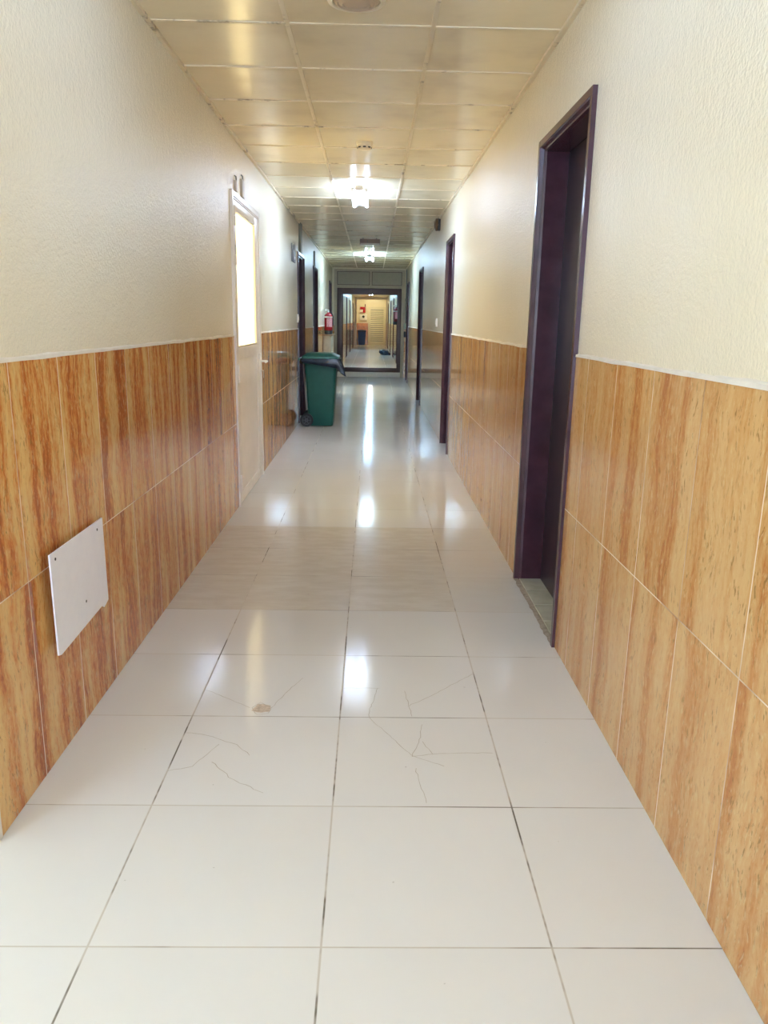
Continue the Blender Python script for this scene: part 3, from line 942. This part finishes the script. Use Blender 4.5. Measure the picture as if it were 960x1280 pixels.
for a, b in ((-0.885, 0.025), (0.085, 0.925)):
    bm = new_bm()
    bx(bm, a + 0.012, b - 0.012, Ys + 0.01, Ys + 0.05, 2.547, 2.888, 0.003)
    p = obj('transom_panel', bm, 'creamPanel', sr)
    bm = new_bm()
    for q in ((a, b, 2.535, 2.549), (a, b, 2.886, 2.90), (a, a + .014, 2.535, 2.90), (b - .014, b, 2.535, 2.90)):
        bx(bm, q[0], q[1], Ys - 0.004, Ys + 0.012, q[2], q[3])
    obj('dark_bead', bm, 'mauve', p)
door_no[0] += 1
dr = bpy.data.objects.new('door_%d' % door_no[0], None); COL.objects.link(dr); dr.location = (0.03, Ys, 0); dr['kind'] = 'structure'
bm = new_bm()
bx(bm, -0.885, -0.745, Ys, Ys + 0.09, 0.14, 2.455, 0.004)
bx(bm, 0.82, 0.925, Ys, Ys + 0.09, 0.14, 2.455, 0.004)
bx(bm, -0.745, 0.82, Ys, Ys + 0.09, 2.285, 2.455, 0.004)
bx(bm, -0.745, 0.82, Ys, Ys + 0.09, 0.14, 0.265, 0.004)
obj('frame', bm, 'mauve', dr, True)
box('sill_step', -0.885, 0.925, Ys - 0.03, Ys + 0.10, 0, 0.14, 'white', dr, bev=0.004)

# ------------------------------------------------------------------ far end
black_bag = new_bm()
bmesh.ops.create_icosphere(black_bag, subdivisions=4, radius=1.0)
for v in black_bag.verts:
    q = v.co.copy()
    k = 1 + 0.16 * noise.noise(q * 2.2) + 0.07 * noise.noise(q * 6)
    v.co = Vector((0.72 + q.x * 0.27 * k, 37.4 + q.y * 0.25 * k, max(0.002, 0.10 + (q.z * 0.15 - 0.06 * q.x) * k)))
tag(obj('rubbish_bag', black_bag, 'bag', smooth=True), 'black crumpled bag lying on the floor of the far corridor', 'bag')

bm = new_bm()
bx(bm, XL - 0.2, XR + T, Y_END, Y_END + 0.2, 0, ZC)
struct(obj('wall_end', bm, 'wall'))
struct(box('trim_9', -0.99, -0.17, Y_END - 0.02, Y_END, 0, 1.40, 'orange'))
bm = new_bm()
bx(bm, XL, -0.88, Y_LOBBY, Y_LOBBY + 0.1, 0, ZC, 0.004)
bx(bm, 0.98, XR, Y_LOBBY, Y_LOBBY + 0.1, 0, ZC, 0.004)
bx(bm, -0.88, 0.98, Y_LOBBY, Y_LOBBY + 0.1, 2.86, ZC, 0.004)
struct(obj('trim_10', bm, 'white'))
door_no[0] += 1
ld = bpy.data.objects.new('door_%d' % door_no[0], None); COL.objects.link(ld); ld.location = (0.43, Y_END, 0); ld['kind'] = 'structure'
bm = new_bm()
bx(bm, -0.16, -0.07, Y_END - 0.05, Y_END, 0, 2.46, 0.004); bx(bm, 0.92, 1.01, Y_END - 0.05, Y_END, 0, 2.46, 0.004); bx(bm, -0.07, 0.92, Y_END - 0.05, Y_END, 2.38, 2.46, 0.004)
obj('frame', bm, 'louvre', ld)
bm = new_bm()
bx(bm, -0.07, 0.0, Y_END - 0.045, Y_END - 0.005, 0.04, 2.38); bx(bm, 0.85, 0.92, Y_END - 0.045, Y_END - 0.005, 0.04, 2.38)
bx(bm, 0, 0.85, Y_END - 0.045, Y_END - 0.005, 0.04, 0.16); bx(bm, 0, 0.85, Y_END - 0.045, Y_END - 0.005, 2.28, 2.38)
lv = obj('leaf', bm, 'louvre', ld)
bm = new_bm()
for i in range(17):
    z = 0.19 + i * 0.124
    prism(bm, [(Y_END - 0.056, z - 0.02), (Y_END - 0.046, z - 0.026), (Y_END - 0.012, z + 0.050), (Y_END - 0.020, z + 0.056)], 'x', 0, 0.85)
obj('louvre_slats', bm, 'louvre', lv)
box('louvre_gap_shade', 0, 0.85, Y_END - 0.006, Y_END - 0.001, 0.16, 2.28, 'grey', lv)  # dark sheet that paints the shade between the slats
t = thing('fire_alarm_box', 'dark red alarm box with a white square on the far end wall', 'alarm box', (-0.5, Y_END, 2.07))
box('case', -0.70, -0.34, Y_END - 0.14, Y_END, 2.07, 2.45, 'red', t, bev=0.01)
box('white_square', -0.72, -0.52, Y_END - 0.146, Y_END - 0.138, 2.10, 2.27, 'white', t)
bm = new_bm(); tube(bm, [(-0.37, Y_END - 0.05, 2.44), (-0.37, Y_END - 0.05, 2.62)], 0.025, 8); obj('conduit', bm, 'darkred', t)
t = thing('control_panel', 'white control panel with a dark oval window on the far end wall', 'control panel', (-0.47, Y_END, 1.6))
box('case', -0.72, -0.24, Y_END - 0.10, Y_END, 1.58, 1.98, 'white', t, bev=0.01)
bm = new_bm(); lathe(bm, [(0.085, 0), (0.085, 0.008), (0, 0.008)], (-0.48, Y_END - 0.098, 1.82), (0, -1, 0)); obj('dark_display', bm, 'black', t)
t = thing('blue_bin', 'dark blue plastic bin with a navy lid against the far end wall', 'bin', (-0.55, 52.5, 0))
bm = new_bm()
def r2g(x0, x1, y0_, y1_, z): return [(x, y, z) for x, y in rrect(x0, x1, y0_, y1_, 0.05)]
loft(bm, [r2g(-0.78, -0.36, 52.3, 52.75, 0.0), r2g(-0.83, -0.30, 52.25, 52.8, 0.86)]); obj('body', bm, 'blue', t, True)
bm = new_bm(); loft(bm, [r2g(-0.86, -0.27, 52.22, 52.83, 0.86), r2g(-0.86, -0.27, 52.22, 52.83, 0.92), r2g(-0.78, -0.35, 52.3, 52.75, 0.98)]); obj('lid', bm, 'navy', t, True)
t = thing('lobby_lamp', 'small warm ceiling lamp in the far end lobby', 'ceiling lamp', (0.05, 51.6, ZC))
bm = new_bm(); lathe(bm, [(0.14, 0), (0.14, 0.03)], (0.05, 51.6, ZC), (0, 0, -1)); obj('rim', bm, 'white', t, True)
bm = new_bm(); lathe(bm, [(0.12, 0.03), (0.12, 0.05), (0.08, 0.085), (0, 0.1)], (0.05, 51.6, ZC), (0, 0, -1)); obj('lamp_shade', bm, 'warmLamp', t, True)
